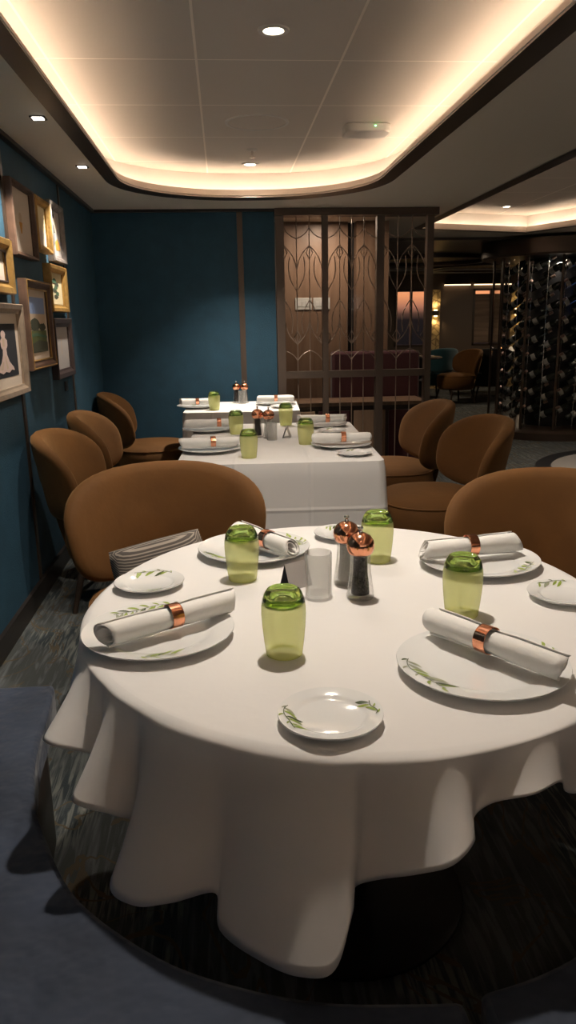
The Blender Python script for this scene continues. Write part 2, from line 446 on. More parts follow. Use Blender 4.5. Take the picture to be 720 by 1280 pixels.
downlight(2.745, 7.62, ZC, 'small downlight in the angular recess beside the wine tower', 10, r=.045)
downlight(3.5, 5.5, ZC, 'added unseen downlight in the right-hand recess, brightening the low plinth', 48)  # added unseen lamp, brightens the plinth top and the carpet around it
downlight(3.515, 9.5, ZS-.03, 'downlight in the dark far ceiling left of the wine tower drum', 4, r=.05)
t = thing('ceiling_speaker', 'large flat round speaker grille in the ceiling panels', 'speaker', (.221, 4.44, ZC))
link('speaker_ring', lathe([(.152, 0), (.155, -.005), (.168, -.005), (.170, 0)], 56), M['whitepaint'], t)
link('grille', lathe([(0, -.002), (.153, -.002)], 56), M['grille'], t)
t = thing('sprinkler', 'small chrome sprinkler head hanging beyond the speaker grille', 'sprinkler', (.22, 5.1, ZC))
link('escutcheon', lathe([(0, -.010), (.022, -.010), (.036, 0)], 28), M['whitepaint'], t)
link('head', lathe([(0, -.048), (.018, -.047), (.018, -.043), (.005, -.040), (.007, -.02), (.007, -.009)], 20), M['steel'], t)
t = thing('wireless_access_point', 'flat white rounded box with a green light on the ceiling', 'access point', (.82, 4.52, ZC))
link('housing', prism(rrect(-.125, .125, -.09, .09, .045, 6), -.045, 0), M['whitepaint'], t, bevel=.008)
link('status_light', lathe([(0, -.004), (.004, -.003), (.005, 0)], 12, c=(.035, -.0905, -.016)), M['greenled'], t)
for y, lab in ((1.5, 'square soffit spotlight above the blue bench, out of frame'), (2.53, 'square soffit spotlight above the chair with the striped cushion, out of frame'), (3.583, 'nearer of the two square soffit spotlights by the blue wall'), (4.626, 'farther of the two square soffit spotlights by the blue wall')):
    t = thing('wall_spotlight', lab, 'spotlight', (-.735, y, ZS), 0, 'square soffit spotlights')
    link('bezel', prism(rrect(-.032, .032, -.032, .032, .004, 3), -.004, 0), M['blackrubber'], t)
    link('lens', prism(rrect(-.022, .022, -.026, .018, .003, 3), -.006, -.0035), M['coollamp'], t)
    area('spot_lamp', (0, 0, -.015), .018, 42, (1, .90, .78), t, 60, (-.22, .12, -.55), .7)

for x, l in ((-.2, 'left of three added fill lamps on the wall behind the camera'), (1.1, 'middle one of three added fill lamps on the wall behind the camera'), (2.6, 'right of three added fill lamps on the wall behind the camera')):
    t = thing('fill_lamp', l, 'fill lamp', (x, Y0+.001, 1.45), 0, 'added fill lamps on the rear wall')  # invented unseen lamps, added to lift the ambient light from behind
    link('back_plate', box(-.15, .15, .0, .02, .05, .35), M['bronze'], t, bevel=.004)
    b = lathe([(0, .075), (.10, .07), (.16, .05), (.17, .02), (0, .02)], 36); bmesh.ops.rotate(b, verts=b.verts[:], cent=(0, 0, 0), matrix=Matrix.Rotation(-PI/2, 3, 'X')); bmesh.ops.translate(b, verts=b.verts[:], vec=(0, 0, .2))
    link('opal_shade', b, M['fillopal'], t, smooth=50)
    area('fill_lamp_light', (0, .10, .2), .3, .9, (1, .95, .90), t, None, (0, 2, .2))

# ------------------------------------------------------------------ banquette
def catmull(P, n=8, closed=False):
    P = [Vector(p) for p in P]; L = len(P); out = []
    for i in range(L if closed else L-1):
        if closed: a, b, c, d = P[i-1], P[i], P[(i+1) % L], P[(i+2) % L]
        else: a, b, c, d = P[max(i-1, 0)], P[i], P[i+1], P[min(i+2, L-1)]
        for k in range(n):
            t = k/n
            out.append(.5*((2*b)+(c-a)*t+(2*a-5*b+4*c-d)*t*t+(3*b-a-3*c+d)*t**3))
    if not closed: out.append(P[-1])
    return out
inner = [(-.467, 1.862), (-.45, 1.70), (-.437, 1.53), (-.40, 1.36), (-.348, 1.23), (-.265, 1.08), (-.126, .95), (-.01, .888), (.10, .852), (.21, .838), (.293, .832)]
inner2 = [(.318, .842), (.40, .862), (.48, .893), (.60, .955), (.72, 1.05), (.83, 1.18), (.90, 1.36), (.93, 1.55)]
bq = thing('banquette', 'curved blue upholstered bench wrapping the near side of the round table', 'bench', (.25, .6, 0))
def loc(pts): return [(p[0]-.25, p[1]-.6) for p in pts]
pi = [(p.x, p.y) for p in catmull([(x, y, 0) for x, y in inner], 5)]
left_poly = loc(pi+[(.300, .30), (-.80, .30), (-.80, 1.862)])
pr = [(p.x, p.y) for p in catmull([(x, y, 0) for x, y in inner2], 5)]
right_poly = loc(pr+[(1.25, 1.55), (1.25, .30), (.306, .30)])
link('seat_cushion', prism(left_poly, .36, .45), M['seatblue'], bq, bevel=.014)
link('seat_cushion', prism(right_poly, .36, .45), M['seatblue'], bq, bevel=.014)
link('bench_base', wall_strip(loc([(-.80, 1.83)]+[(x-.03 if x < .2 else x+.0, y-.02) for x, y in pi]+[(x+.01, y-.025) for x, y in pr]+[(1.24, 1.53)]), 0, .36, closed=False), M['basewood'], bq, solid=.02)
link('backrest', prism(loc([(-.80, 1.862), (-.93, 1.862), (-.93, .16), (1.36, .16), (1.36, 1.55), (1.25, 1.55), (1.25, .30), (-.80, .30)]), .0, .92), M['seatblue'], bq, bevel=.02)

# ------------------------------------------------------------------ velvet chairs
def superell(rho, w, a, b, n):
    return rho*a*sgnpow(math.cos(w), 2/n), rho*b*sgnpow(math.sin(w), 2/n)
def chair_back():
    bm = bmesh.new(); n = 56; T = .034; a, b, Rb = .420, .203, .385
    prof = [(0, 1.12), (.25, 1.1), (.5, 1.06), (.7, 1.), (.85, .93), (.94, .76), (.985, .42), (1, 0), (.985, -.42), (.94, -.76), (.85, -.93), (.7, -1), (.5, -1.03), (.25, -1.05), (0, -1.05)]
    rings = []
    for rho, t in prof:
        ring = []
        for i in range(1 if rho == 0 else n):
            s, h = superell(rho, 2*PI*i/n, a, b, 2.75)
            rr = Rb-t*T; ph = s/Rb
            hh = h-.03*(s/a)**2                     # wings droop a little forward
            y = rr*math.cos(ph)-.035+.16*hh; x = rr*math.sin(ph)*(1+.10*hh/b)
            ring.append(bm.verts.new((x, y, .650+hh)))
        rings.append(ring)
    for A, B in zip(rings, rings[1:]):
        for i in range(n):
            j = (i+1) % n
            if len(A) == 1: bm.faces.new((A[0], B[j], B[i]))
            elif len(B) == 1: bm.faces.new((A[i], A[j], B[0]))
            else: bm.faces.new((A[i], A[j], B[j], B[i]))
    return bm
def chair_seat():
    bm = bmesh.new(); n = 48; rings = []
    for rho, z in [(0, .215), (.6, .215), (.86, .225), (.95, .255), (1., .32), (1.01, .38), (.985, .428), (.94, .448), (.8, .468), (.5, .482), (.25, .487), (0, .488)]:
        rings.append([bm.verts.new((*[q if k == 0 else q+.005 for k, q in enumerate(superell(rho, 2*PI*i/n, .305, .280, 2.5))], z)) for i in range(1 if rho == 0 else n)])
    for A, B in zip(rings, rings[1:]):
        for i in range(n):
            j = (i+1) % n
            if len(A) == 1: bm.faces.new((A[0], B[j], B[i]))
            elif len(B) == 1: bm.faces.new((A[i], A[j], B[0]))
            else: bm.faces.new((A[i], A[j], B[j], B[i]))
    return bm
def chair_support():
    bm = bmesh.new(); V = []
    for z, y, w in ((.30, .275, .16), (.40, .300, .17), (.50, .318, .18), (.57, .335, .17)):
        V.append([bm.verts.new((s*w, y+d-.05*(1 if abs(s) > .9 else 0), z)) for s, d in ((-1, .0), (0, .0), (1, .0), (1, .03), (0, .03), (-1, .03))])
    for A, B in zip(V, V[1:]):
        for i in range(6): bm.faces.new((A[i], A[(i+1) % 6], B[(i+1) % 6], B[i]))
    bm.faces.new(V[0][::-1]); bm.faces.new(V[-1])
    return bm
def make_chair(name, label, group, vel='velvet'):
    t = thing(name, label, 'chair', (0, 0, 0), 0, group)
    link('seat', chair_seat(), M[vel], t, smooth=70)
    link('piping', tube([(*[q if k == 0 else q+.005 for k, q in enumerate(superell(.972, 2*PI*i/48, .305, .280, 2.5))], .438) for i in range(48)], .0055, 6, closed=True), M[vel], t)
    link('backrest', chair_back(), M[vel], t, smooth=70)
    link('back_support', chair_support(), M[vel], t, smooth=60)
    for sx in (-1, 1):
        for sy in (-1, 1):
            link('leg', tube([(sx*.20, sy*.18, .218), (sx*.245, sy*.225, 0)], .019, 10, r1=.012), M['walnut'], t)
    return t
G = 'rust velvet dining chairs'
ch0 = make_chair('dining_chair', 'rust brown velvet chair holding the striped cushion, left side of round table', G)
ch0.location = (-.175, 2.47, 0); ch0.rotation_euler = (0, 0, R(13))
dup(ch0, (.965, 2.12, 0), R(-24), 'rust velvet chair cut by the right photo edge behind the round table')
dup(ch0, (-.525, 3.78, 0), R(88), 'nearest of the three velvet chairs along the blue wall, at the middle table')
dup(ch0, (-.52, 4.62, 0), R(92), 'middle one of the three velvet chairs along the blue wall')
dup(ch0, (-.548, 5.88, 0), R(95), 'farthest velvet chair along the blue wall, beside the back table')
dup(ch0, (1.05, 3.86, 0), R(-88), 'nearer velvet chair on the right of the rectangular middle table')
dup(ch0, (1.005, 4.72, 0), R(-92), 'farther velvet chair on the right of the rectangular middle table')

def pillow(L, H, T):
    bm = bmesh.new(); n = 14; g = {}
    for s in (1, -1):
        for i in range(n+1):
            for j in range(n+1):
                u, v = 2*i/n-1, 2*j/n-1
                if s == -1 and (abs(u) == 1 or abs(v) == 1): g[s, i, j] = g[1, i, j]; continue
                th = T*((1-u**4)*(1-v**4))**.45
                g[s, i, j] = bm.verts.new((u*L*(1-.03*v*v), s*th, v*H*(1-.03*u*u)))
        for i in range(n):
            for j in range(n): bm.faces.new((g[s, i, j], g[s, i+1, j], g[s, i+1, j+1], g[s, i, j+1]))
    return bm
p = link('cushion', pillow(.150, .085, .045), M['stripe'], smooth=70)
tag(p, 'small striped grey and brown cushion leaning on the left velvet chair', 'cushion')
p.location = (-.225, 2.36, .600); p.rotation_euler = (R(-20), R(-10), R(12))

# ------------------------------------------------------------------ tables
def pedestal_table(name, label, loc, top_bm, zt, cat='table', r0=.05):
    t = thing(name, label, cat, loc)
    link('tabletop', top_bm, M['walnut'], t, bevel=.006)
    link('pedestal', lathe([(r0, .02), (r0, zt)], 24), M['blackrubber'], t)
    link('base', lathe([(0, .03), (r0, .028), (.26, .018), (.28, .008), (.28, 0), (0, 0)], 40), M['blackrubber'], t)
    return t
CX, CY, RA, RB = .25, 1.59, .560, .632
ell = lambda k, n=72: [(k*RA*math.cos(2*PI*i/n), k*RB*math.sin(2*PI*i/n)) for i in range(n)]
pedestal_table('round_table', 'large round dining table nearest the camera, hidden under its white cloth', (CX, CY, 0), prism(ell(.985), .715, .744), .72, r0=.055)

def round_cloth():
    # hem control points: rim angle, hem angle, reach (x rim), hem height
    C = [(-178, -176, 1.10, .56), (-166, -163, 1.06, .60), (-157, -152, 1.19, .645), (-150, -147, 1.08, .625), (-147, -145.5, 1.05, .60),
         (-143, -141.5, 1.19, .602), (-138, -137, 1.12, .58), (-135, -135.5, 1.06, .545),
         (-131, -133.5, 1.185, .498), (-126.5, -128, 1.20, .502), (-122, -123.2, 1.17, .52), (-118.5, -118.6, 1.09, .520),
         (-115.5, -117, 1.125, .480), (-110, -110.3, 1.19, .490), (-105, -105, 1.235, .505), (-101.5, -101.2, 1.23, .52), (-99, -99.3, 1.16, .575), (-97, -99.0, 1.07, .565),
         (-94, -95.5, 1.08, .585), (-90, -91, 1.12, .612), (-86, -87.3, 1.155, .640), (-83, -84.0, 1.12, .655), (-80, -82.5, 1.045, .648),
         (-76, -79.5, 1.05, .675), (-71, -74, 1.085, .690), (-67, -69, 1.075, .690), (-63, -64.5, 1.05, .645),
         (-52, -52, 1.10, .63), (-40, -41, 1.06, .58), (-28, -28, 1.16, .50), (-15, -15, 1.18, .43), (-5, -4, 1.07, .48), (8, 8, 1.13, .56), (20, 20, 1.06, .62), (32, 32, 1.10, .63),
         (44, 44, 1.05, .60), (56, 56, 1.13, .52), (66, 66, 1.08, .48), (75, 75, 1.18, .43), (85, 85, 1.07, .48), (97, 97, 1.12, .56), (108, 108, 1.05, .61), (120, 120, 1.09, .62),
         (133, 133, 1.05, .60), (145, 145, 1.12, .52), (156, 156, 1.06, .48), (165, 165, 1.15, .44), (174, 174, 1.07, .50)]
    n = len(C); pts = []
    C2 = [Vector((c[0], c[1], c[2], c[3])) for c in C]
    sub = 8
    for i in range(n):
        q = []
        for k in (-1, 0, 1, 2):
            v = C2[(i+k) % n].copy(); w = (i+k)//n
            v[0] += 360*w; v[1] += 360*w; q.append(v)
        a, b, c, d = q
        for k in range(sub):
            t = k/sub; pts.append(.5*((2*b)+(c-a)*t+(2*a-5*b+4*c-d)*t*t+(3*b-a-3*c+d)*t**3))
    bm = bmesh.new(); rows = []; N = len(pts)
    Z = .7475
    for rho in (.0, .35, .6, .8, .92, .97):
        if rho == 0: rows.append([bm.verts.new((0, 0, Z))]); continue
        rows.append([bm.verts.new((rho*RA*math.cos(R(p[0])), rho*RB*math.sin(R(p[0])), Z)) for p in pts])
    K = 34
    for k in range(K+1):
        t = (k/K)**1.7; row = []
        for p in pts:
            tt = max(0, t)
            th = p[0]+(p[1]-p[0])*(tt**1.3)
            kk = .985+.028*math.sin(min(1, tt*24)*PI/2)+(p[2]-1.013)*tt**1.3
            drop = (Z-p[3])
            z = Z-drop*(tt**1.0)*(1-.6*math.exp(-tt*90))
            row.append(bm.verts.new((kk*RA*math.cos(R(th)), kk*RB*math.sin(R(th)), z)))
        rows.append(row)
    for A, B in zip(rows, rows[1:]):
        for i in range(N):
            j = (i+1) % N
            if len(A) == 1: bm.faces.new((A[0], B[i], B[j]))
            else: bm.faces.new((A[i], B[i], B[j], A[j]))
    hem = [v.co.copy() for v in rows[-1]]
    return bm, hem
bm, hem = round_cloth()
tc = link('tablecloth', bm, M['cloth'], None, (CX, CY, 0), smooth=80, solid=.002)
tag(tc, 'white cloth draped in folds over the round table in front', 'tablecloth', 'white tablecloths')

def rect_cloth(hx, hy, drop, seed, flare=.05):
    """cloth over a rectangular top: straight sides, folded corners, ironed crease lines"""
    rnd = random.Random(seed); bm = bmesh.new(); Z = .7475; per = []
    c = .035; steps = 26
    def side(p, q):
        for i in range(steps): per.append((p[0]+(q[0]-p[0])*i/steps, p[1]+(q[1]-p[1])*i/steps))
    def corner(cx, cy, a0):
        for i in range(8): a = R(a0+90*i/8); per.append((cx+c*math.cos(a), cy+c*math.sin(a)))
    side((hx, -hy+c), (hx, hy-c)); corner(hx-c, hy-c, 0); side((hx-c, hy), (-hx+c, hy)); corner(-hx+c, hy-c, 90)
    side((-hx, hy-c), (-hx, -hy+c)); corner(-hx+c, -hy+c, 180); side((-hx+c, -hy), (hx-c, -hy)); corner(hx-c, -hy+c, 270)
    N = len(per); rows = [[bm.verts.new((0, 0, Z))]]
    for k in (.4, .75, .95): rows.append([bm.verts.new((x*k, y*k, Z)) for x, y in per])
    ph = [rnd.uniform(0, 6) for _ in range(4)]
    for k in range(15):
        t = k/14; row = []
        for i, (x, y) in enumerate(per):
            cornerness = max(0, 1-math.hypot(abs(x)-hx, abs(y)-hy)/.22)
            s = (x+y)*1.0
            fl = (flare*(.35+.65*cornerness**1.2)+.010*math.sin(9*s+ph[0])+.006*math.sin(17*s+ph[1]))*t + .006*math.sin(min(1, t*8)*PI/2)
            L = math.hypot(x/hx, y/hy); nx, ny_ = (x/hx)**5, (y/hy)**5; d = math.hypot(nx, ny_) or 1
            row.append(bm.verts.new((x+nx/d*fl, y+ny_/d*fl, Z-drop*t*(1-.5*math.exp(-t*20))-.03*cornerness*t)))
        rows.append(row)
    for A, B in zip(rows, rows[1:]):
        for i in range(N):
            j = (i+1) % N
            if len(A) == 1: bm.faces.new((A[0], B[i], B[j]))
            else: bm.faces.new((A[i], B[i], B[j], A[j]))
    return bm
T2 = (.258, 3.95); T3 = (.125, 5.62)
pedestal_table('rectangular_table', 'rectangular middle dining table hidden under its white cloth', (*T2, 0), prism(rrect(-.41, .41, -.63, .63, .05, 5), .715, .744), .72)
t2c = link('tablecloth', rect_cloth(.455, .67, .48, 3, .045), M['creased'], None, (*T2, 0), smooth=60, solid=.002)
t2c.rotation_euler = (0, 0, R(-2.5))
tag(t2c, 'white cloth with ironed creases hanging straight from the rectangular middle table', 'tablecloth', 'white tablecloths')
pedestal_table('rectangular_table', 'small back dining table by the blue wall, hidden under its white cloth', (*T3, 0), prism(rrect(-.375, .375, -.32, .32, .05, 5), .715, .744), .72)
t3c = link('tablecloth', rect_cloth(.40, .35, .45, 5, .03), M['creased'], None, (*T3, 0), smooth=60, solid=.002)
t3c.rotation_euler = (0, 0, R(-3))
tag(t3c, 'white cloth on the small back table beside the blue wall', 'tablecloth', 'white tablecloths')
ZT = .7498

# ------------------------------------------------------------------ tableware
def plate_z(r, s):
    P = [(0, .008), (.62*s, .008), (.70*s, .0108), (.77*s, .0138), (1.*s, .0205*(.6+.4*s/.148))]
    for (a, za), (b, zb) in zip(P, P[1:]):
        if r <= b: return za+(zb-za)*(r-a)/(b-a)
    return P[-1][1]
def plate_bm(s):
    e = .0205*(.6+.4*s/.148)
    return lathe([(0, .008), (.62*s, .008), (.66*s, .0090), (.70*s, .0108), (.77*s, .0138), (.985*s, e-.0003), (s, e), (1.003*s, e-.0012), (.99*s, e-.0035), (.78*s, .0095), (.64*s, .004), (.62*s, 0), (.57*s, 0), (.56*s, .004), (0, .004)], 72)
def sprig(s, a0, span, nl, ll, seed):
    """painted olive branch lying on the rim: thin stem and leaves following the china"""
    rnd = random.Random(seed); bm = bmesh.new()
    def pt(r, a, up=.0006): return Vector((r*math.cos(a), r*math.sin(a), plate_z(r, s)+up))
    def ribbon(path, w, mi):
        L = len(path); a_, b_ = [], []
        for i, (r, a) in enumerate(path):
            r2, a2 = path[min(i+1, L-1)]; r1, a1 = path[max(i-1, 0)]
            d = Vector((r2*math.cos(a2)-r1*math.cos(a1), r2*math.sin(a2)-r1*math.sin(a1))); d.normalize(); nrm = Vector((-d.y, d.x))
            ww = w*(math.sin(PI*(i+.02)/(L-1+.04))**.8 if w > .001 else 1)
            for arr, sg in ((a_, 1), (b_, -1)):
                q = Vector((r*math.cos(a), r*math.sin(a)))+nrm*ww*sg; rr = min(q.length, s*.985); an = math.atan2(q.y, q.x)
                arr.append(bm.verts.new(pt(rr, an, .0006+.0001*(mi or 0))))
        for i in range(L-1):
            f = bm.faces.new((a_[i], b_[i], b_[i+1], a_[i+1])); f.material_index = mi or 0
    wig = lambda f: s*(.86+.035*math.sin(f*7))
    ribbon([(wig(k/10), R(a0+span*(k/10-.5))) for k in range(11)], .0007, 1)
    sd = 1 if span > 0 else -1
    for k in range(nl):
        f = (k+.3)/nl; r0, a = wig(f), R(a0+span*(f-.5)); sg = -1 if k % 3 else 1
        L = ll*rnd.uniform(.75, 1.2)*(1 if sg < 0 else .5); an = R(rnd.uniform(42, 85))
        w = L*rnd.uniform(.095, .125)+.0004; mi = rnd.choice((0, 0, 1, 2, 0)); path = []
        for q in range(7):
            u = q/6; bend = an*(1-.35*u)
            path.append((max(.35*s, min(s*.975, r0+sg*L*u*math.sin(bend))), a+sd*L*u*math.cos(bend)/r0))
        ribbon(path, w, mi)
    return bm
LEAF = [M['leafA'], M['leafB'], M['leafC']]
PM = {}
def plate(kind, x, y, z, label, sprigs, seed, group):
    s = .148 if kind == 'dinner_plate' else .081
    if kind not in PM:
        o = link(kind, plate_bm(s), M['china'], smooth=60); PM[kind] = o.data
    else:
        o = bpy.data.objects.new(kind, PM[kind]); COL.objects.link(o)
    o.location = (x, y, z); tag(o, label, 'plate', group)
    for k, (a, sp, nl, ll) in enumerate(sprigs):
        link('olive_sprig', sprig(s, a, sp, nl, ll, seed+k), LEAF, o, smooth=0)
    return o
GP = 'dinner plates'; GB = 'bread plates'
BIG = (58, 13, .038); SM = (30, 9, .038); BS = (60, 9, .024); BSS = (34, 6, .024)
plate('dinner_plate', .430, 1.207, ZT, 'dinner plate with olive branch at front right of the round table', [(197, *BIG), (22, *SM)], 1, GP)
plate('dinner_plate', -.147, 1.425, ZT, 'dinner plate at the left edge of the round table', [(106, 66, 20, .046), (-85, *SM)], 11, GP)
plate('dinner_plate', .062, 1.965, ZT, 'dinner plate at the back left of the round table, behind a tumbler', [(22, 46, 16, .050), (-154, *SM)], 21, GP)
plate('dinner_plate', .615, 1.785, ZT, 'dinner plate at the back right of the round table', [(110, *SM), (-47, 50, 12, .03)], 31, GP)
plate('bread_plate', .143, 1.062, ZT, 'small bread plate at the very front of the round table', [(185, *BS), (7, *BSS)], 41, GB)
plate('bread_plate', -.193, 1.728, ZT, 'small bread plate beside the striped cushion on the left table edge', [(85, 80, 9, .026), (-80, *BSS)], 51, GB)
plate('bread_plate', .318, 2.085, ZT, 'small bread plate behind the mills on the round table', [(95, *BS)], 61, GB)
plate('bread_plate', .725, 1.530, ZT, 'small bread plate cut by the right photo edge', [(95, 60, 8, .024)], 71, GB)
plate('dinner_plate', -.083, 3.66, ZT, 'near left dinner plate on the rectangular middle table', [(95, *BIG), (-90, *SM)], 81, GP)
plate('dinner_plate', -.10, 4.36, ZT, 'far left dinner plate on the rectangular middle table', [(95, *SM)], 91, GP)
plate('dinner_plate', .555, 3.68, ZT, 'near right dinner plate on the rectangular middle table', [(90, *SM)], 101, GP)
plate('dinner_plate', .552, 4.42, ZT, 'far right dinner plate on the rectangular middle table', [(90, *SM)], 111, GP)
plate('bread_plate', .575, 3.42, ZT, 'bread plate at the near right corner of the rectangular middle table', [(90, *BSS)], 121, GB)
plate('bread_plate', .575, 4.16, ZT, 'bread plate between the two right place settings of the middle table', [(90, *BSS)], 131, GB)
plate('dinner_plate', -.20, 5.60, ZT, 'dinner plate at the left of the small back table', [(90, *SM)], 141, GP)
plate('dinner_plate', .37, 5.69, ZT, 'dinner plate at the right of the small back table', [(90, *SM)], 151, GP)
plate('bread_plate', .40, 5.46, ZT, 'bread plate at the right edge of the small back table', [(90, *BSS)], 161, GB)

def napkin_bm(L, r0, r1, seed):
    """a rolled cloth: open spiral tube tapering along X, edges visible at the ends"""
    rnd = random.Random(seed); bm = bmesh.new(); turns = 2.3; n = 64; m = 22
    ph = [rnd.uniform(0, 6) for _ in range(3)]; rows = []
    for j in range(m+1):
        u = j/m; x = (u-.5)*L; r = r0+(r1-r0)*u
        pinch = 1-.13*math.exp(-((u-.5)/.11)**2)
        row = []
        for i in range(n+1):
            a = turns*2*PI*i/n; rr = r*(.30+.70*(i/n)**.7)*pinch*(1+.03*math.sin(3*a+ph[0]+5*u)*(1-math.exp(-((u-.5)/.2)**2)))
            off = .006*math.sin(2*u+ph[1])*(1 if i == n else .4)+(.010*math.sin(a*1.0+ph[2])*abs(2*u-1)**3)
            row.append(bm.verts.new((x+off*(1 if u > .5 else -1)*abs(2*u-1), rr*math.cos(a-.9), rr*math.sin(a-.9))))
        rows.append(row)
    for A, B in zip(rows, rows[1:]):
        for i in range(n): bm.faces.new((A[i], A[i+1], B[i+1], B[i]))
    # slack folds running along the underside
    for k in range(3):
        a = -1.9+.45*k; pts = []
        for j in range(13):
            u = j/12; r = (r0+(r1-r0)*u)*(1-.10*math.exp(-((u-.5)/.11)**2)); aa = a+.35*math.sin(2.2*u+k)
            pts.append(((u-.5)*L*(.97-.02*k), r*1.02*math.cos(aa), r*1.02*math.sin(aa)))
        tube(pts, .0035, 6, bm)
    return bm
NM = []
for k in range(2): 
    NM.append(bpy.data.objects.new('tmp', bpy.data.meshes.new('tmp')))
def napkin(x, y, ang, L, label, seed, r0=.024, r1=.022, ringlab='', ringu=0., zz=.0):
    o = link('napkin', napkin_bm(L, r0, r1, seed), M['napkin'], smooth=60, solid=.0016)
    rm = max(r0, r1); o.location = (x, y, ZT+.0225+rm+zz); o.rotation_euler = (0, 0, R(ang)); tag(o, label, 'napkin', 'rolled white napkins')
    rg = link('napkin_ring', tube([(-.012, 0, 0), (-.011, 0, 0), (.011, 0, 0), (.012, 0, 0)], rm*.965+.0022, 36, caps=False), M['copper'], smooth=50, solid=.0012)
    rg.location = (x+ringu*math.cos(R(ang)), y+ringu*math.sin(R(ang)), ZT+.0225+rm+zz); rg.rotation_euler = (0, 0, R(ang)); tag(rg, ringlab, 'napkin ring', 'copper napkin rings')
def nap(x, y, ang, L, where, seed, **k):
    napkin(x, y, ang, L, 'rolled white napkin on the '+where, seed, ringlab='shiny copper band around the napkin on the '+where, **k)
nap(.452, 1.222, -56, .275, 'front right plate of the round table', 1, r0=.024, r1=.022, ringu=-.012)
nap(-.120, 1.417, 33, .285, 'left plate of the round table', 2, r0=.023, r1=.023, ringu=.004)
nap(.085, 1.945, -57, .255, 'back left plate of the round table', 3, ringu=.02)
nap(.597, 1.795, 9, .250, 'back right plate of the round table', 4, r0=.022, r1=.026, ringu=.0)
nap(-.085, 3.65, 4, .27, 'near left plate of the middle table', 5, ringu=.02)
nap(-.10, 4.36, 2, .27, 'far left plate of the middle table', 6, ringu=.06)
nap(.555, 3.675, -2, .27, 'near right plate of the middle table', 7, ringu=.01)
nap(.555, 4.42, 2, .27, 'far right plate of the middle table', 8, ringu=.03)
nap(-.20, 5.60, 2, .24, 'left plate of the back table', 9)
nap(.37, 5.69, 3, .26, 'right plate of the back table', 10)
for o in NM:
    me = o.data; bpy.data.objects.remove(o); bpy.data.meshes.remove(me)

def make_tumbler(label):
    t = thing('tumbler', label, 'glass', (0, 0, 0), 0, 'upturned green tumblers')
    link('bowl', lathe([(.0318, .0), (.0330, .0006), (.0340, .004), (.0368, .025), (.0398, .055), (.0412, .080), (.0408, .094), (.0394, .104)], 56), M['gwall'], t, smooth=70)
    link('base', lathe([(0, .1235), (.018, .1240), (.0225, .1275), (.0262, .1285), (.0295, .1268), (.0345, .1190), (.0382, .1095), (.0396, .1025), (.0382, .0985), (.0352, .1040), (.028, .1110), (.014, .1145), (0, .115)], 56), M['gbase'], t, smooth=70)
    link('rim', tube([(.0324*math.cos(2*PI*i/48), .0324*math.sin(2*PI*i/48), .0014) for i in range(48)], .0013, 6, closed=True), M['gwall'], t)
    return t
tb = make_tumbler('green upturned tumbler at the centre front of the round table'); tb.location = (.092, 1.318, ZT)
for x, y, l in ((.026, 1.755, 'green upturned tumbler in front of the back left plate, round table'), (.474, 1.468, 'green upturned tumbler above the front right plate, round table'), (.372, 1.855, 'green upturned tumbler behind the pepper mill, round table'),
                (.098, 3.44, 'green upturned tumbler at the near left, rectangular middle table'), (.054, 4.21, 'green upturned tumbler at the far left, rectangular middle table'), (.352, 4.52, 'green upturned tumbler behind the small tent card, rectangular middle table'),
                (.392, 3.78, 'green upturned tumbler at the right, rectangular middle table'), (-.078, 5.42, 'green upturned tumbler on the small back table')):
    dup(tb, (x, y, ZT), random.uniform(0, 6), l)

def make_mill(kind, fill, label):
    t = thing(kind, label, 'mill', (0, 0, 0), 0, 'copper topped mills')
    link('body', lathe([(0, .0), (.029, .0), (.0305, .003), (.0300, .012), (.0265, .035), (.0232, .060), (.0215, .085), (.0220, .098), (.0225, .102)], 40), M['clear'], t, smooth=70)
    link('filling', lathe([(0, .010), (.0205, .010), (.019, .035), (.0160, .060), (.0155, .097), (0, .097)], 28), M[fill], t, smooth=50)
    d = link('dome', lathe([(0, .100), (.0225, .1005), (.0265, .104), (.0300, .113), (.0308, .121), (.0290, .131), (.0225, .141), (.0125, .147), (.005, .149), (0, .149)], 40), M['copper'], t, smooth=60)
    link('finial', lathe([(.004, .148), (.0048, .152), (.0030, .154), (.0055, .157), (.0060, .160), (.0045, .163), (0, .164)], 20), M['steel'], d, smooth=60)
    return t
pm = make_mill('pepper_mill', 'pepper', 'clear pepper mill with black pepper and copper dome, round table'); pm.location = (.283, 1.595, ZT)
sm = make_mill('salt_mill', 'salt', 'salt mill with copper dome just behind the pepper mill, round table'); sm.location = (.268, 1.695, ZT)
dup(pm, (.166, 4.07, ZT), .5, 'dark pepper mill with copper dome on the rectangular middle table')
dup(sm, (.222, 4.02, ZT), .5, 'white salt mill with copper dome on the rectangular middle table')
dup(pm, (.086, 5.87, ZT), .5, 'left copper topped mill on the small back table')
dup(sm, (.147, 5.86, ZT), .5, 'right copper topped mill on the small back table')

def votive(x, y, label, s=1.):
    o = link('frosted_glass', lathe([(0, .006), (.026*s, .006), (.0275*s, .012), (.0288*s, .100*s), (.0298*s, .1005*s), (.0302*s, .099*s), (.0292*s, .004), (.0275*s, 0), (0, 0)], 48), M['frost'], None, (x, y, ZT), smooth=50)
    return tag(o, label, 'glass', 'frosted candle glasses')
votive(.193, 1.622, 'straight frosted glass candle holder beside the mills, round table')
votive(.222+.012, 3.95, 'frosted glass candle holder in front of the salt mill, middle table', .92)
votive(.127, 5.80, 'frosted glass candle holder in front of the mills on the back table', .95)

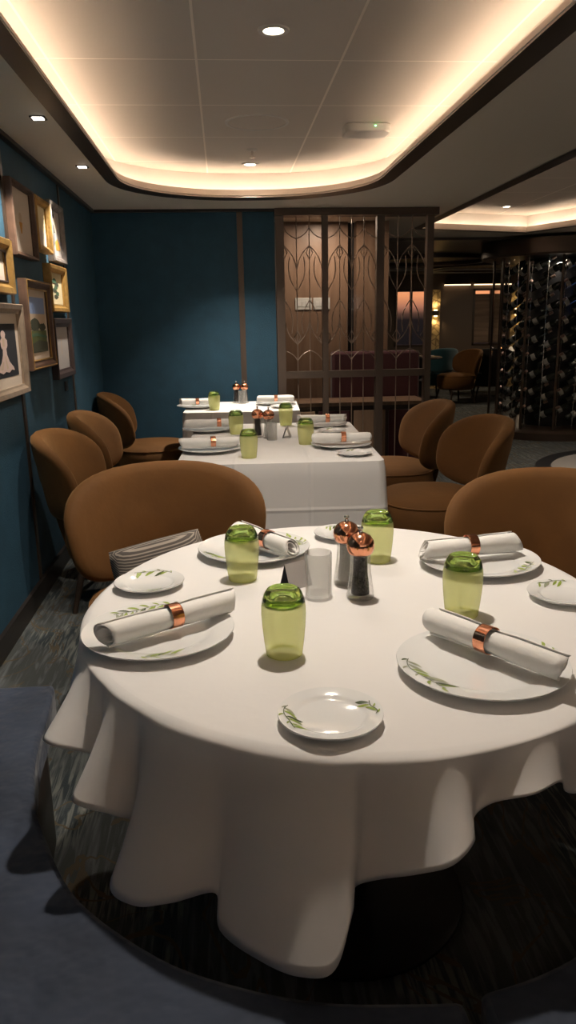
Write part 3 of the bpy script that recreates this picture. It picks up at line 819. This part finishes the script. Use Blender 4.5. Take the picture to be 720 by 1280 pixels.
def tent(x, y, rz, label):
    t = thing('tent_card', label, 'tent card', (x, y, ZT), rz)
    for s, m in ((-1, 'black'), (1, 'paper')):
        bm = bmesh.new(); w = .032; h = .058; d = .020
        v = [bm.verts.new(q) for q in ((s*d, -w, 0), (s*d, w, 0), (0, w, h), (0, -w, h))]; bm.faces.new(v)
        link('card_face', bm, M[m], t, smooth=0, solid=.0015)
    return t
tent(.148, 1.69, R(-58), 'small folded card half hidden behind the frosted glass, round table')
tent(.317, 4.03, R(-12), 'small folded card standing on the rectangular middle table')

# ------------------------------------------------------------------ pictures on the left wall
def frame(name, y0, y1, z0, z1, depth, fw, fm, mw, mm, art, label, slip=None):
    cy, cz = (y0+y1)/2, (z0+z1)/2; w, h = (y1-y0)/2, (z1-z0)/2
    t = thing('picture_frame', label, 'picture', (XL+.001, cy, z0), 0, 'framed pictures on the blue wall')
    bm = bmesh.new(); c = h
    prof = [(0, 0), (0, depth*.85), (.004, depth), (fw*.55, depth*.92), (fw*.8, depth*.62), (fw, depth*.55), (fw, 0)]
    loops = []
    for ins, d in prof:
        loops.append([bm.verts.new((d, sy*(w-ins), c+sz*(h-ins))) for sy, sz in ((-1, -1), (1, -1), (1, 1), (-1, 1))])
    for A, B in zip(loops, loops[1:]+[loops[0]]):
        for i in range(4): bm.faces.new((A[i], A[(i+1) % 4], B[(i+1) % 4], B[i]))
    f = link('moulding', bm, M[fm], t, smooth=0)
    if fm == 'brownfr' and slip:
        link('gilt_edge', tube([(depth*.97, sy*(w-.008), c+sz*(h-.008)) for sy, sz in ((-1, -1), (1, -1), (1, 1), (-1, 1))], .005, 6, closed=True), M['goldfr'], t, smooth=0)
    if slip:
        bm = bmesh.new(); tube([(depth*.56, sy*(w-fw-.002), c+sz*(h-fw-.002)) for sy, sz in ((-1, -1), (1, -1), (1, 1), (-1, 1))], .006, 6, bm, closed=True)
        link('slip', bm, M[slip], t, smooth=0)
    wi, hi = w-fw-mw, h-fw-mw; dm = depth*.32
    bm = box(.003, dm, -(w-fw), w-fw, c-(h-fw), c+h-fw); link('mat_board', bm, M[mm], t, smooth=0)
    bm = bmesh.new(); mats = []
    for k, (poly, m) in enumerate(art):
        if m not in mats: mats.append(m)
        fc = bm.faces.new([bm.verts.new((dm+.0008+.0004*k, u*wi, c+v*hi)) for u, v in poly]); fc.material_index = mats.index(m)
    if art: link('artwork', bm, [M[q] for q in mats], t, smooth=0)
SQ = [(-1, -1), (1, -1), (1, 1), (-1, 1)]
def blob(cx, cy, rx, ry, n=14, s=0, j=.12):
    r = random.Random(s); return [(cx+rx*math.cos(2*PI*i/n)*(1+r.uniform(-j, j)), cy+ry*math.sin(2*PI*i/n)*(1+r.uniform(-j, j))) for i in range(n)]
frame('a', 3.815, 4.255, 1.668, 2.005, .042, .022, 'brownfr', .0, 'matboard', [(SQ, 'matboard'), (blob(0, .12, .16, .17, 16, 1), 'duskprint'), ([(-.16, -.02), (.16, -.02), (.05, -.38), (-.05, -.38)], 'ochreprint')], 'brown box frame with a small urn drawing, top row, nearest the camera')
frame('b', 4.285, 4.615, 1.730, 2.000, .045, .034, 'goldfr', .0, 'yellowpaper', [(SQ, 'yellowpaper'), ([(-1, -1), (1, -1), (1, -.3), (-.2, -.1), (-1, -.35)], 'matboard')], 'thick gold frame around a pale yellow sheet, middle of the top row')
frame('c', 4.665, 5.02, 1.702, 2.030, .040, .038, 'greyfr', .0, 'paper', [(SQ, 'paper'), (blob(-.3, .3, .45, .55, 12, 2, .4), 'black'), (blob(.2, .45, .4, .35, 12, 3, .4), 'matboard'), (blob(.3, -.5, .5, .25, 12, 4, .3), 'ochreprint'), (blob(-.55, -.3, .3, .5, 12, 5, .4), 'treeprint')], 'weathered grey frame with an abstract print, far end of the top row')
frame('d', 4.49, 4.94, 1.420, 1.678, .045, .040, 'goldfr', .004, 'yellowpaper', [(SQ, 'yellowpaper')]+[(blob(.25*math.sin(k*2.1), -.5+.2*k, .30, .16, 8, k, .35), 'leafprint' if k % 2 else 'treeprint') for k in range(6)], 'gold frame with a green plant print below the grey frame')
frame('e', 3.915, 4.455, 1.130, 1.570, .042, .042, 'brownfr', .04, 'matboard', [([(-1, .4), (1, .4), (1, 1), (-1, 1)], 'skyprint'), ([(-1, -.1), (1, -.1), (1, .4), (-1, .4)], 'duskprint'), ([(-1, -1), (1, -1), (1, -.2), (-1, -.2)], 'grassprint'), (blob(-.25, .02, .55, .24, 16, 9, .2), 'treeprint'), (blob(.5, -.08, .42, .15, 14, 19, .25), 'treeprint'), (blob(.1, .28, .5, .05, 12, 4, .3), 'duskprint'), ([(-1, -.35), (-.2, -.28), (1, -.42), (1, -.5), (-.2, -.4), (-1, -.46)], 'leafprint'), ([(-1, -1), (1, -1), (1, -.65), (0, -.55), (-1, -.7)], 'treeprint')], 'large brown and gold frame with a landscape of trees under a blue sky', slip='goldfr')
frame('f', 4.50, 5.00, 1.045, 1.385, .040, .050, 'darkfr', .0, 'paper', [(SQ, 'paper'), ([(-.04, -.3), (.04, -.3), (.03, .6), (-.03, .6)], 'duskprint')], 'dark brown frame with a plain grey sheet, lowest on the far side')
frame('g', 3.24, 3.69, 1.484, 1.718, .050, .050, 'goldfr', .02, 'matboard', [(SQ, 'matboard'), (blob(0, 0, .3, .4, 14, 7), 'duskprint')], 'ornate gold frame cut by the left photo edge, above the champagne frame', slip='darkfr')
frame('h', 3.20, 3.815, 1.040, 1.445, .042, .042, 'silverfr', .045, 'matboard', [(SQ, 'black'), (blob(.05, .60, .17, .15, 16, 12, .08), 'shellprint'), (blob(.06, .28, .26, .24, 16, 13, .12), 'shellprint'), (blob(.03, .30, .10, .18, 12, 14, .2), 'duskprint'), ([(-.06, .15), (.18, .15), (.20, -.15), (.34, -.42), (.62, -.66), (.66, -.78), (.45, -.74), (.25, -.84), (.02, -.78), (-.2, -.85), (-.42, -.76), (-.56, -.8), (-.50, -.64), (-.24, -.42), (-.10, -.15)], 'shellprint'), ([(.02, -.2), (.08, -.2), (.22, -.66), (.10, -.7)], 'duskprint'), ([(-.14, -.4), (-.06, -.4), (-.18, -.7), (-.30, -.68)], 'duskprint')], 'champagne frame with a pale figure on black, cut by the left photo edge')
t = thing('wall_outlet', 'small dark outlet plate under the pictures on the blue wall', 'outlet', (XL+.001, 4.84, .955))
link('plate', box(0, .008, -.035, .035, 0, .06), M['darkfr'], t, bevel=.003)
link('socket', box(.008, .0095, -.016, .016, .014, .046), M['blackrubber'], t)

# ------------------------------------------------------------------ decorative screen
YP = 6.33
sc = thing('partition_screen', 'tall bronze metal partition screen with arched lattice beside the blue wall', 'screen', (1.05, YP, 0))
def sl(x): return x-1.05
link('post', box(sl(.435), sl(.500), -.04, .05, 0, 2.15), M['screenmetal'], sc, smooth=0)
for x, w in ((.825, .022), (1.265, .03), (1.665, .026)): link('post', box(sl(x-w), sl(x+w), -.035, .035, 0, 2.15), M['screenmetal'], sc, smooth=0)
link('top_beam', box(sl(.43), sl(1.72), -.07, .07, 2.135, 2.188), M['bronze'], sc, smooth=0)
link('rail', box(sl(.50), sl(1.65), -.030, .030, .890, .945), M['screenmetal'], sc, smooth=0)
link('bottom_rail', box(sl(.50), sl(1.65), -.030, .030, .0, .10), M['screenmetal'], sc, smooth=0)
def arc(p, q, bulge, n=9):
    P, Q = Vector(p), Vector(q); d = Q-P; nrm = Vector((-d.y, d.x)); return [P+d*(k/n)+nrm*bulge*math.sin(PI*k/n) for k in range(n+1)]
for x0, x1, nb, ph in ((.50, .803, 3, 0), (.847, 1.235, 4, 1), (1.295, 1.639, 3, 0)):
    bm = bmesh.new(); h = (x1-x0)/nb; xs = [x0+h*k for k in range(nb+1)]
    def ln(P, r=.0042): tube([(sl(p[0]), 0, p[1]) for p in P], r, 6, bm)
    for x in xs[1:-1]: ln([(x, .10), (x, 2.135)])
    for z0, sg, par in ((.945, 1, 1), (2.135, -1, 0)):
        z = lambda v: z0+sg*v
        for k, X in enumerate(xs):
            peak = (k+ph+par) % 2 == 1
            for s_ in (-1, 1):
                if not (x0-.001 <= X+s_*h <= x1+.001): continue
                if peak:
                    ln(arc((X, z(.40)), (X+s_*h, z(.215)), -.16*s_*sg*.6)); ln(arc((X, z(.165)), (X+s_*h, z(.085)), .10*s_*sg))
                    ln(arc((X, z(.56)), (X+s_*h*.55, z(.30)), .25*s_*sg*.5))
                else:
                    ln([(X, z(.32)), (X+s_*h*.26, z(.27)), (X, z(.215))])
    link('lattice', bm, M['lattice'], sc)
for x0, x1 in ((.50, .803), (.847, 1.235), (1.295, 1.639)):
    link('glass_pane', box(sl(x0), sl(x1), .016, .020, .10, 2.135), M['pane'], sc, smooth=0)

# ------------------------------------------------------------------ behind the screen
struct('wall_oak', box(.15, 1.14, 7.15, 7.35, 0, 2.6), M['oak'], smooth=0)
struct('wall_oak_end', box(1.21, 1.50, 7.10, 7.35, 0, 2.6), M['oak'], smooth=0)
struct('wall_gap', box(1.14, 1.21, 7.25, 7.35, 0, 2.6), M['blackrubber'], smooth=0)
for x, l in ((.735, 'left white switch plate on the oak panelled wall'), (.90, 'right white switch plate on the oak panelled wall')):
    t = thing('switch_plate', l, 'switch', (x, 7.15, 1.44), 0, 'white switch plates')
    link('plate', box(-.075, .075, -.010, -.0005, 0, .105), M['label'], t, bevel=.003)
    for k in (-.04, .0, .04): link('rocker', box(k-.014, k+.014, -.014, -.010, .03, .075), M['whitepaint'], t)
t = thing('sideboard', 'low wooden sideboard behind the lower part of the screen', 'sideboard', (1.07, 6.66, 0))
link('carcass', box(-.62, .62, -.20, .20, .05, .64), M['walnut'], t, smooth=0)
for sx in (-1, 1):
    for y in (-.16, .16): link('leg', box(sx*.57-.025, sx*.57+.025, y-.025, y+.025, 0, .05), M['walnut'], t, smooth=0)
link('top', box(-.64, .64, -.22, .22, .64, .67), M['oak'], t, smooth=0)
for k in range(4):
    d = link('door', box(-.59+.30*k, -.59+.30*k+.27, -.222, -.20, .10, .60), M['oakpale' if k % 2 == 0 else 'burgundy'], t, smooth=0, bevel=.004)
    link('handle', box(-.59+.30*k+.235, -.59+.30*k+.245, -.235, -.222,   .34, .44), M['bronze'], d, smooth=0)
t = thing('sofa', 'burgundy upholstered bench seat behind the sideboard, seen through the screen', 'bench', (1.36, 6.98, 0))
link('backrest', box(-.40, .40, -.06, .06, .12, 1.07), M['burgundy'], t, bevel=.025)
link('seat', box(-.40, .40, .06, .105, .12, .45), M['burgundy'], t, bevel=.015)
for sx in (-1, 1):
    for y in (-.035, .08): link('leg', tube([(sx*.36, y, .13), (sx*.36, y, 0)], .018, 8, r1=.013), M['walnut'], t)

# ------------------------------------------------------------------ wine tower and plinth
WX, WY, WR = 3.86, 8.95, .70
t = thing('wine_tower', 'round dark glass wine tower with bottle columns at the right edge', 'wine display', (WX, WY, 0))
link('base_ring', lathe([(0, .10), (.80, .10), (.84, .08), (.84, 0), (0, 0)], 72), M['bronze'], t, smooth=30)
link('top_drum', lathe([(0, 1.98), (.84, 1.98), (.86, 2.0), (.86, 2.155), (0, 2.155)], 72), M['bronze'], t, smooth=30)
link('core', lathe([(.32, .10), (.32, 1.98)], 40), M['blackrubber'], t)
link('glass_cylinder', lathe([(WR, .10), (WR, 1.98)], 72), M['pane'], t)
for k in range(12):
    a = 2*PI*k/12+.2; link('mullion', tube([(WR*math.cos(a), WR*math.sin(a), .10), (WR*math.cos(a), WR*math.sin(a), 1.98)], .014, 6), M['bronze'], t)
cols = [R(-190+17*k) for k in range(10)]
for a in cols:
    link('rack_rod', tube([(.60*math.cos(a), .60*math.sin(a), .10), (.60*math.cos(a), .60*math.sin(a), 1.98)], .005, 6), M['steel'], t)
b0 = thing('wine_bottle', 'dark wine bottle with pale label racked in the round wine tower', 'bottle', (0, 0, 0), 0, 'bottles in the wine tower')
link('glass', lathe([(0, 0), (.034, .0), (.037, .006), (.037, .185), (.033, .205), (.016, .235), (.014, .295), (.015, .30), (0, .30)], 18), M['bottle'], b0)
link('label', lathe([(.0375, .075), (.0378, .077), (.0378, .122), (.0375, .124)], 18), M['blabel'], b0)
link('capsule', lathe([(.0152, .25), (.0158, .302), (0, .303)], 14), M['foil'], b0)
first = True
for ci, a in enumerate(cols):
    for k in range(9):
        z = .22+.195*k+(.05 if ci % 2 else 0); r = .545
        pos = (WX+r*math.cos(a)+.05*math.sin(a), WY+r*math.sin(a)-.05*math.cos(a), z)
        if first: o = b0; first = False; o.location = pos
        else: o = dup(b0, pos, 0, b0['label'])
        o.rotation_euler = (0, R(62), a+PI/2+R(14)*(1 if ci % 2 else -1)) if True else None
area('wine_tower_fill', (WX-.2, WY-.5, 1.93), .1, .8, (1, .85, .7), None)  # added light with no fitting, dimly brightens the bottles
t = thing('display_screen', 'narrow blue lit display inside the wine tower', 'screen', (3.985, 8.56, 1.34))
link('panel', box(-.02, .02, -.006, .006, 0, .42), M['screenpic'], t)
link('bezel', box(-.026, .026, .006, .014, -.01, .43), M['blackrubber'], t)
t = thing('low_plinth', 'low round plinth with glossy white top and dark rim on the carpet', 'plinth', (3.80, 6.08, 0))
link('rim', lathe([(1.03, .07), (1.16, .07), (1.17, .06), (1.17, 0), (1.03, 0)], 96), M['blackrubber'], t, smooth=30)
link('top', lathe([(0, .072), (1.0, .072), (1.03, .068)], 96), M['marble'], t)

# ------------------------------------------------------------------ far restaurant
far = [(XL, 3.29), (3.95, 4.83), (5.55, XR)]
bm = bmesh.new()
for x0, x1 in far: box(x0, x1, YF, YF+.15, 0, 2.4, bm)
for x0, x1 in ((3.29, 3.95), (4.83, 5.55)):
    box(x0, x1, YF, YF+.15, 0, .82, bm); box(x0, x1, YF, YF+.15, 1.87, 2.4, bm)
struct('wall_far', bm, M['farwall'], smooth=0)
for n, (x0, x1) in enumerate(((3.29, 3.95), (4.83, 5.55))):
    bm = bmesh.new()
    for x in (x0+.02, (x0+x1)/2, x1-.02): box(x-.02, x+.02, YF-.01, YF+.06, .82, 1.87, bm)
    for z in (.83, 1.86): box(x0, x1, YF-.01, YF+.06, z-.02, z+.02, bm)
    w = struct('window_%d' % (n+1), bm, M['walnut'], smooth=0)
    link('pane', box(x0, x1, YF+.07, YF+.076, .82, 1.87), M['pane'], w, smooth=0)
    if n: link('roller_blind', box(x0+.02, x1-.02, YF+.03, YF+.034, .86, 1.78), M['blind'], w, smooth=0)
for n, x in enumerate((4.08, 5.68)):
    t = thing('lattice_panel', 'pale gold lattice wall panel %s' % ('left of the dark far column' if n == 0 else 'just left of the wine tower'), 'wall panel', (x, YF-.02, 0))
    link('panel', box(-.10, .10, -.01, .018, 0, 1.87), M['goldpanel'], t)
    t = thing('wall_sconce', 'small glowing wall sconce on the %s gold panel' % ('left' if n == 0 else 'right'), 'sconce', (x, YF-.032, 1.36), 0, 'glowing sconces')
    link('bracket', box(-.055, .055, -.07, .0, .03, .12), M['bronze'], t)
    for z in (.01, .12): link('shade', lathe([(0, z), (.03, z), (.034, z+.02), (0, z+.02)], 16, c=(0, -.04, 0)), M['sconceglow'], t)
    for z, s in ((.20, 1), (-.06, -1)): area('sconce_lamp', (0, -.06, z), .03, 1.1, (1, .72, .38), t, 150, (0, .45, s), .5)
for k, (x, y, rr) in enumerate(((2.9, 11.2, .9), (4.4, 12.8, 1.0))):
    t = thing('ceiling_ring', 'wide circular ceiling ring %s' % ('above the burgundy sofa' if k == 0 else 'beside the far windows'), 'ceiling ornament', (x, y, ZS-.03))
    link('outer_ring', lathe([(rr, 0), (rr, -.05), (rr-.08, -.05), (rr-.08, 0)], 72), M['bronze'], t)
    link('inner_disc', lathe([(0, -.012), (rr*.55, -.012), (rr*.58, 0)], 60), M['goldpanel'], t)
trim(box(2.0, XR, 13.2, 13.35, ZS-.07, ZS-.03), M['whitepaint'], smooth=0)

GF = 'chairs in the far restaurant'
fc = make_chair('dining_chair', 'mustard far chair standing alone on the bare floor right of the screen', GF, 'velvet')
fc.location = (3.72, 12.3, 0); fc.rotation_euler = (0, 0, R(-75))
fd = make_chair('dining_chair', 'teal far chair behind the mustard chair beside the screen edge', GF, 'tealfab'); fd.location = (3.62, 13.3, 0); fd.rotation_euler = (0, 0, R(200))
fe = make_chair('dining_chair', 'dark far chair left of the distant round table by the wine tower', GF, 'darkfab'); fe.location = (4.45, 12.8, 0); fe.rotation_euler = (0, 0, R(170))
dup(fe, (5.18, 12.8, 0), R(185), 'dark far chair in front of the distant round table by the wine tower')
dup(fe, (2.75, 11.6, 0), R(150), 'dark far chair seen through the right panel of the screen')
for k, (x, y, lab) in enumerate(((4.85, 13.45, 'dark distant dining table below the far blinded window'), (3.05, 12.3, 'distant dining table seen through the right panel of the screen'))):
    pedestal_table('round_table', lab, (x, y, 0), lathe([(0, .72), (.42, .72), (.43, .735), (.42, .75), (0, .75)], 40), .72)
    for j, (dx_, dy_) in enumerate(((-.2, -.15), (.16, -.1))):
        o = link('dinner_plate', lathe([(0, .006), (.07, .006), (.12, .02), (.122, .018), (.07, 0), (0, 0)], 28), M['china'], None, (x+dx_, y+dy_, .7505))
        tag(o, '%s white plate on the %s' % (('left', 'right')[j], ('distant table below the blinded window', 'distant table seen through the screen')[k]), 'plate', 'plates on the distant tables')
        o = link('napkin', lathe([(0, .02), (.05, .02), (.03, .07), (.0, .09)], 14), M['napkin'], None, (x+dx_, y+dy_, .7545))
        tag(o, 'folded white napkin on the %s plate of the %s' % (('left', 'right')[j], ('distant table below the blinded window', 'distant table seen through the screen')[k]), 'napkin', 'napkins on the distant tables')
    t = thing('candle', 'small glowing candle on the %s' % ('distant table below the blinded window', 'distant table seen through the screen')[k], 'candle', (x, y-.05, .7505), 0, 'distant candles')
    link('holder', lathe([(0, 0), (.03, 0), (.034, .05), (.031, .05), (.028, .004)], 16), M['frost'], t)
    link('wick_glow', lathe([(0, .02), (.014, .03), (.016, .05), (0, .085)], 12), M['candle'], t)

for k, (x0, x1) in enumerate(((4.25, 4.75), (4.83, 5.55))):
    t = thing('cornice_light', 'warm cornice light strip %s' % ('beside the left gold panel' if k == 0 else 'above the blinded far window'), 'light', ((x0+x1)/2, YF-.05, 1.93))
    link('housing', box(-(x1-x0)/2, (x1-x0)/2, -.03, .05, .03, .05), M['walnut'], t, smooth=0)
    link('glow_strip', box(-(x1-x0)/2, (x1-x0)/2, -.02, .03, .012, .03), M['cornice'], t, smooth=0)
# added fill lights without fittings, brightening the rest of the restaurant
for x, y, w in ((2.2, 11., 11), (5.2, 13.2, 24), (5.8, 5.0, 12), (.6, 9.5, 3)):
    area('restaurant_fill', (x, y, ZS-.06), .3, w, (1, .78, .55), None, None)
area('corridor_fill', (.9, 6.75, ZS-.02), .15, 6.5, (1, .82, .64), None, None)  # added light with no fitting, brightens the oak wall behind the screen

# ------------------------------------------------------------------ world: dusk sky outside the far windows
w = bpy.data.worlds.new('dusk'); S.world = w; w.use_nodes = True; nt = w.node_tree; L = nt.links.new
bg = nt.nodes['Background']; tcw = nt.nodes.new('ShaderNodeTexCoord'); sp = nt.nodes.new('ShaderNodeSeparateXYZ'); rp = nt.nodes.new('ShaderNodeValToRGB')
mr = nt.nodes.new('ShaderNodeMapRange'); mr.inputs[1].default_value = -.05; mr.inputs[2].default_value = .10
L(tcw.outputs['Generated'], sp.inputs[0]); L(sp.outputs['Z'], mr.inputs[0]); L(mr.outputs[0], rp.inputs[0]); L(rp.outputs[0], bg.inputs[0])
E_ = rp.color_ramp.elements; E_[0].position = .0; E_[0].color = (.008, .007, .008, 1); E_[1].position = 1; E_[1].color = (.22, .12, .14, 1)
for p_, c_ in ((.32, (.014, .010, .010, 1)), (.37, (.10, .05, .035, 1)), (.43, (.5, .2, .12, 1)), (.52, (1., .38, .16, 1)), (.68, (.6, .24, .18, 1))):
    e = E_.new(p_); e.color = c_
bg.inputs[1].default_value = .7

# ------------------------------------------------------------------ view
S.view_settings.view_transform = 'Standard'; S.view_settings.look = 'None'; S.view_settings.gamma = 1; S.view_settings.use_curve_mapping = False
S.view_settings.exposure = 0.75
S.cycles.use_denoising = True
S.cycles.max_bounces = 10; S.cycles.transparent_max_bounces = 24; S.cycles.sample_clamp_indirect = 4
S.cycles.caustics_reflective = False; S.cycles.caustics_refractive = False
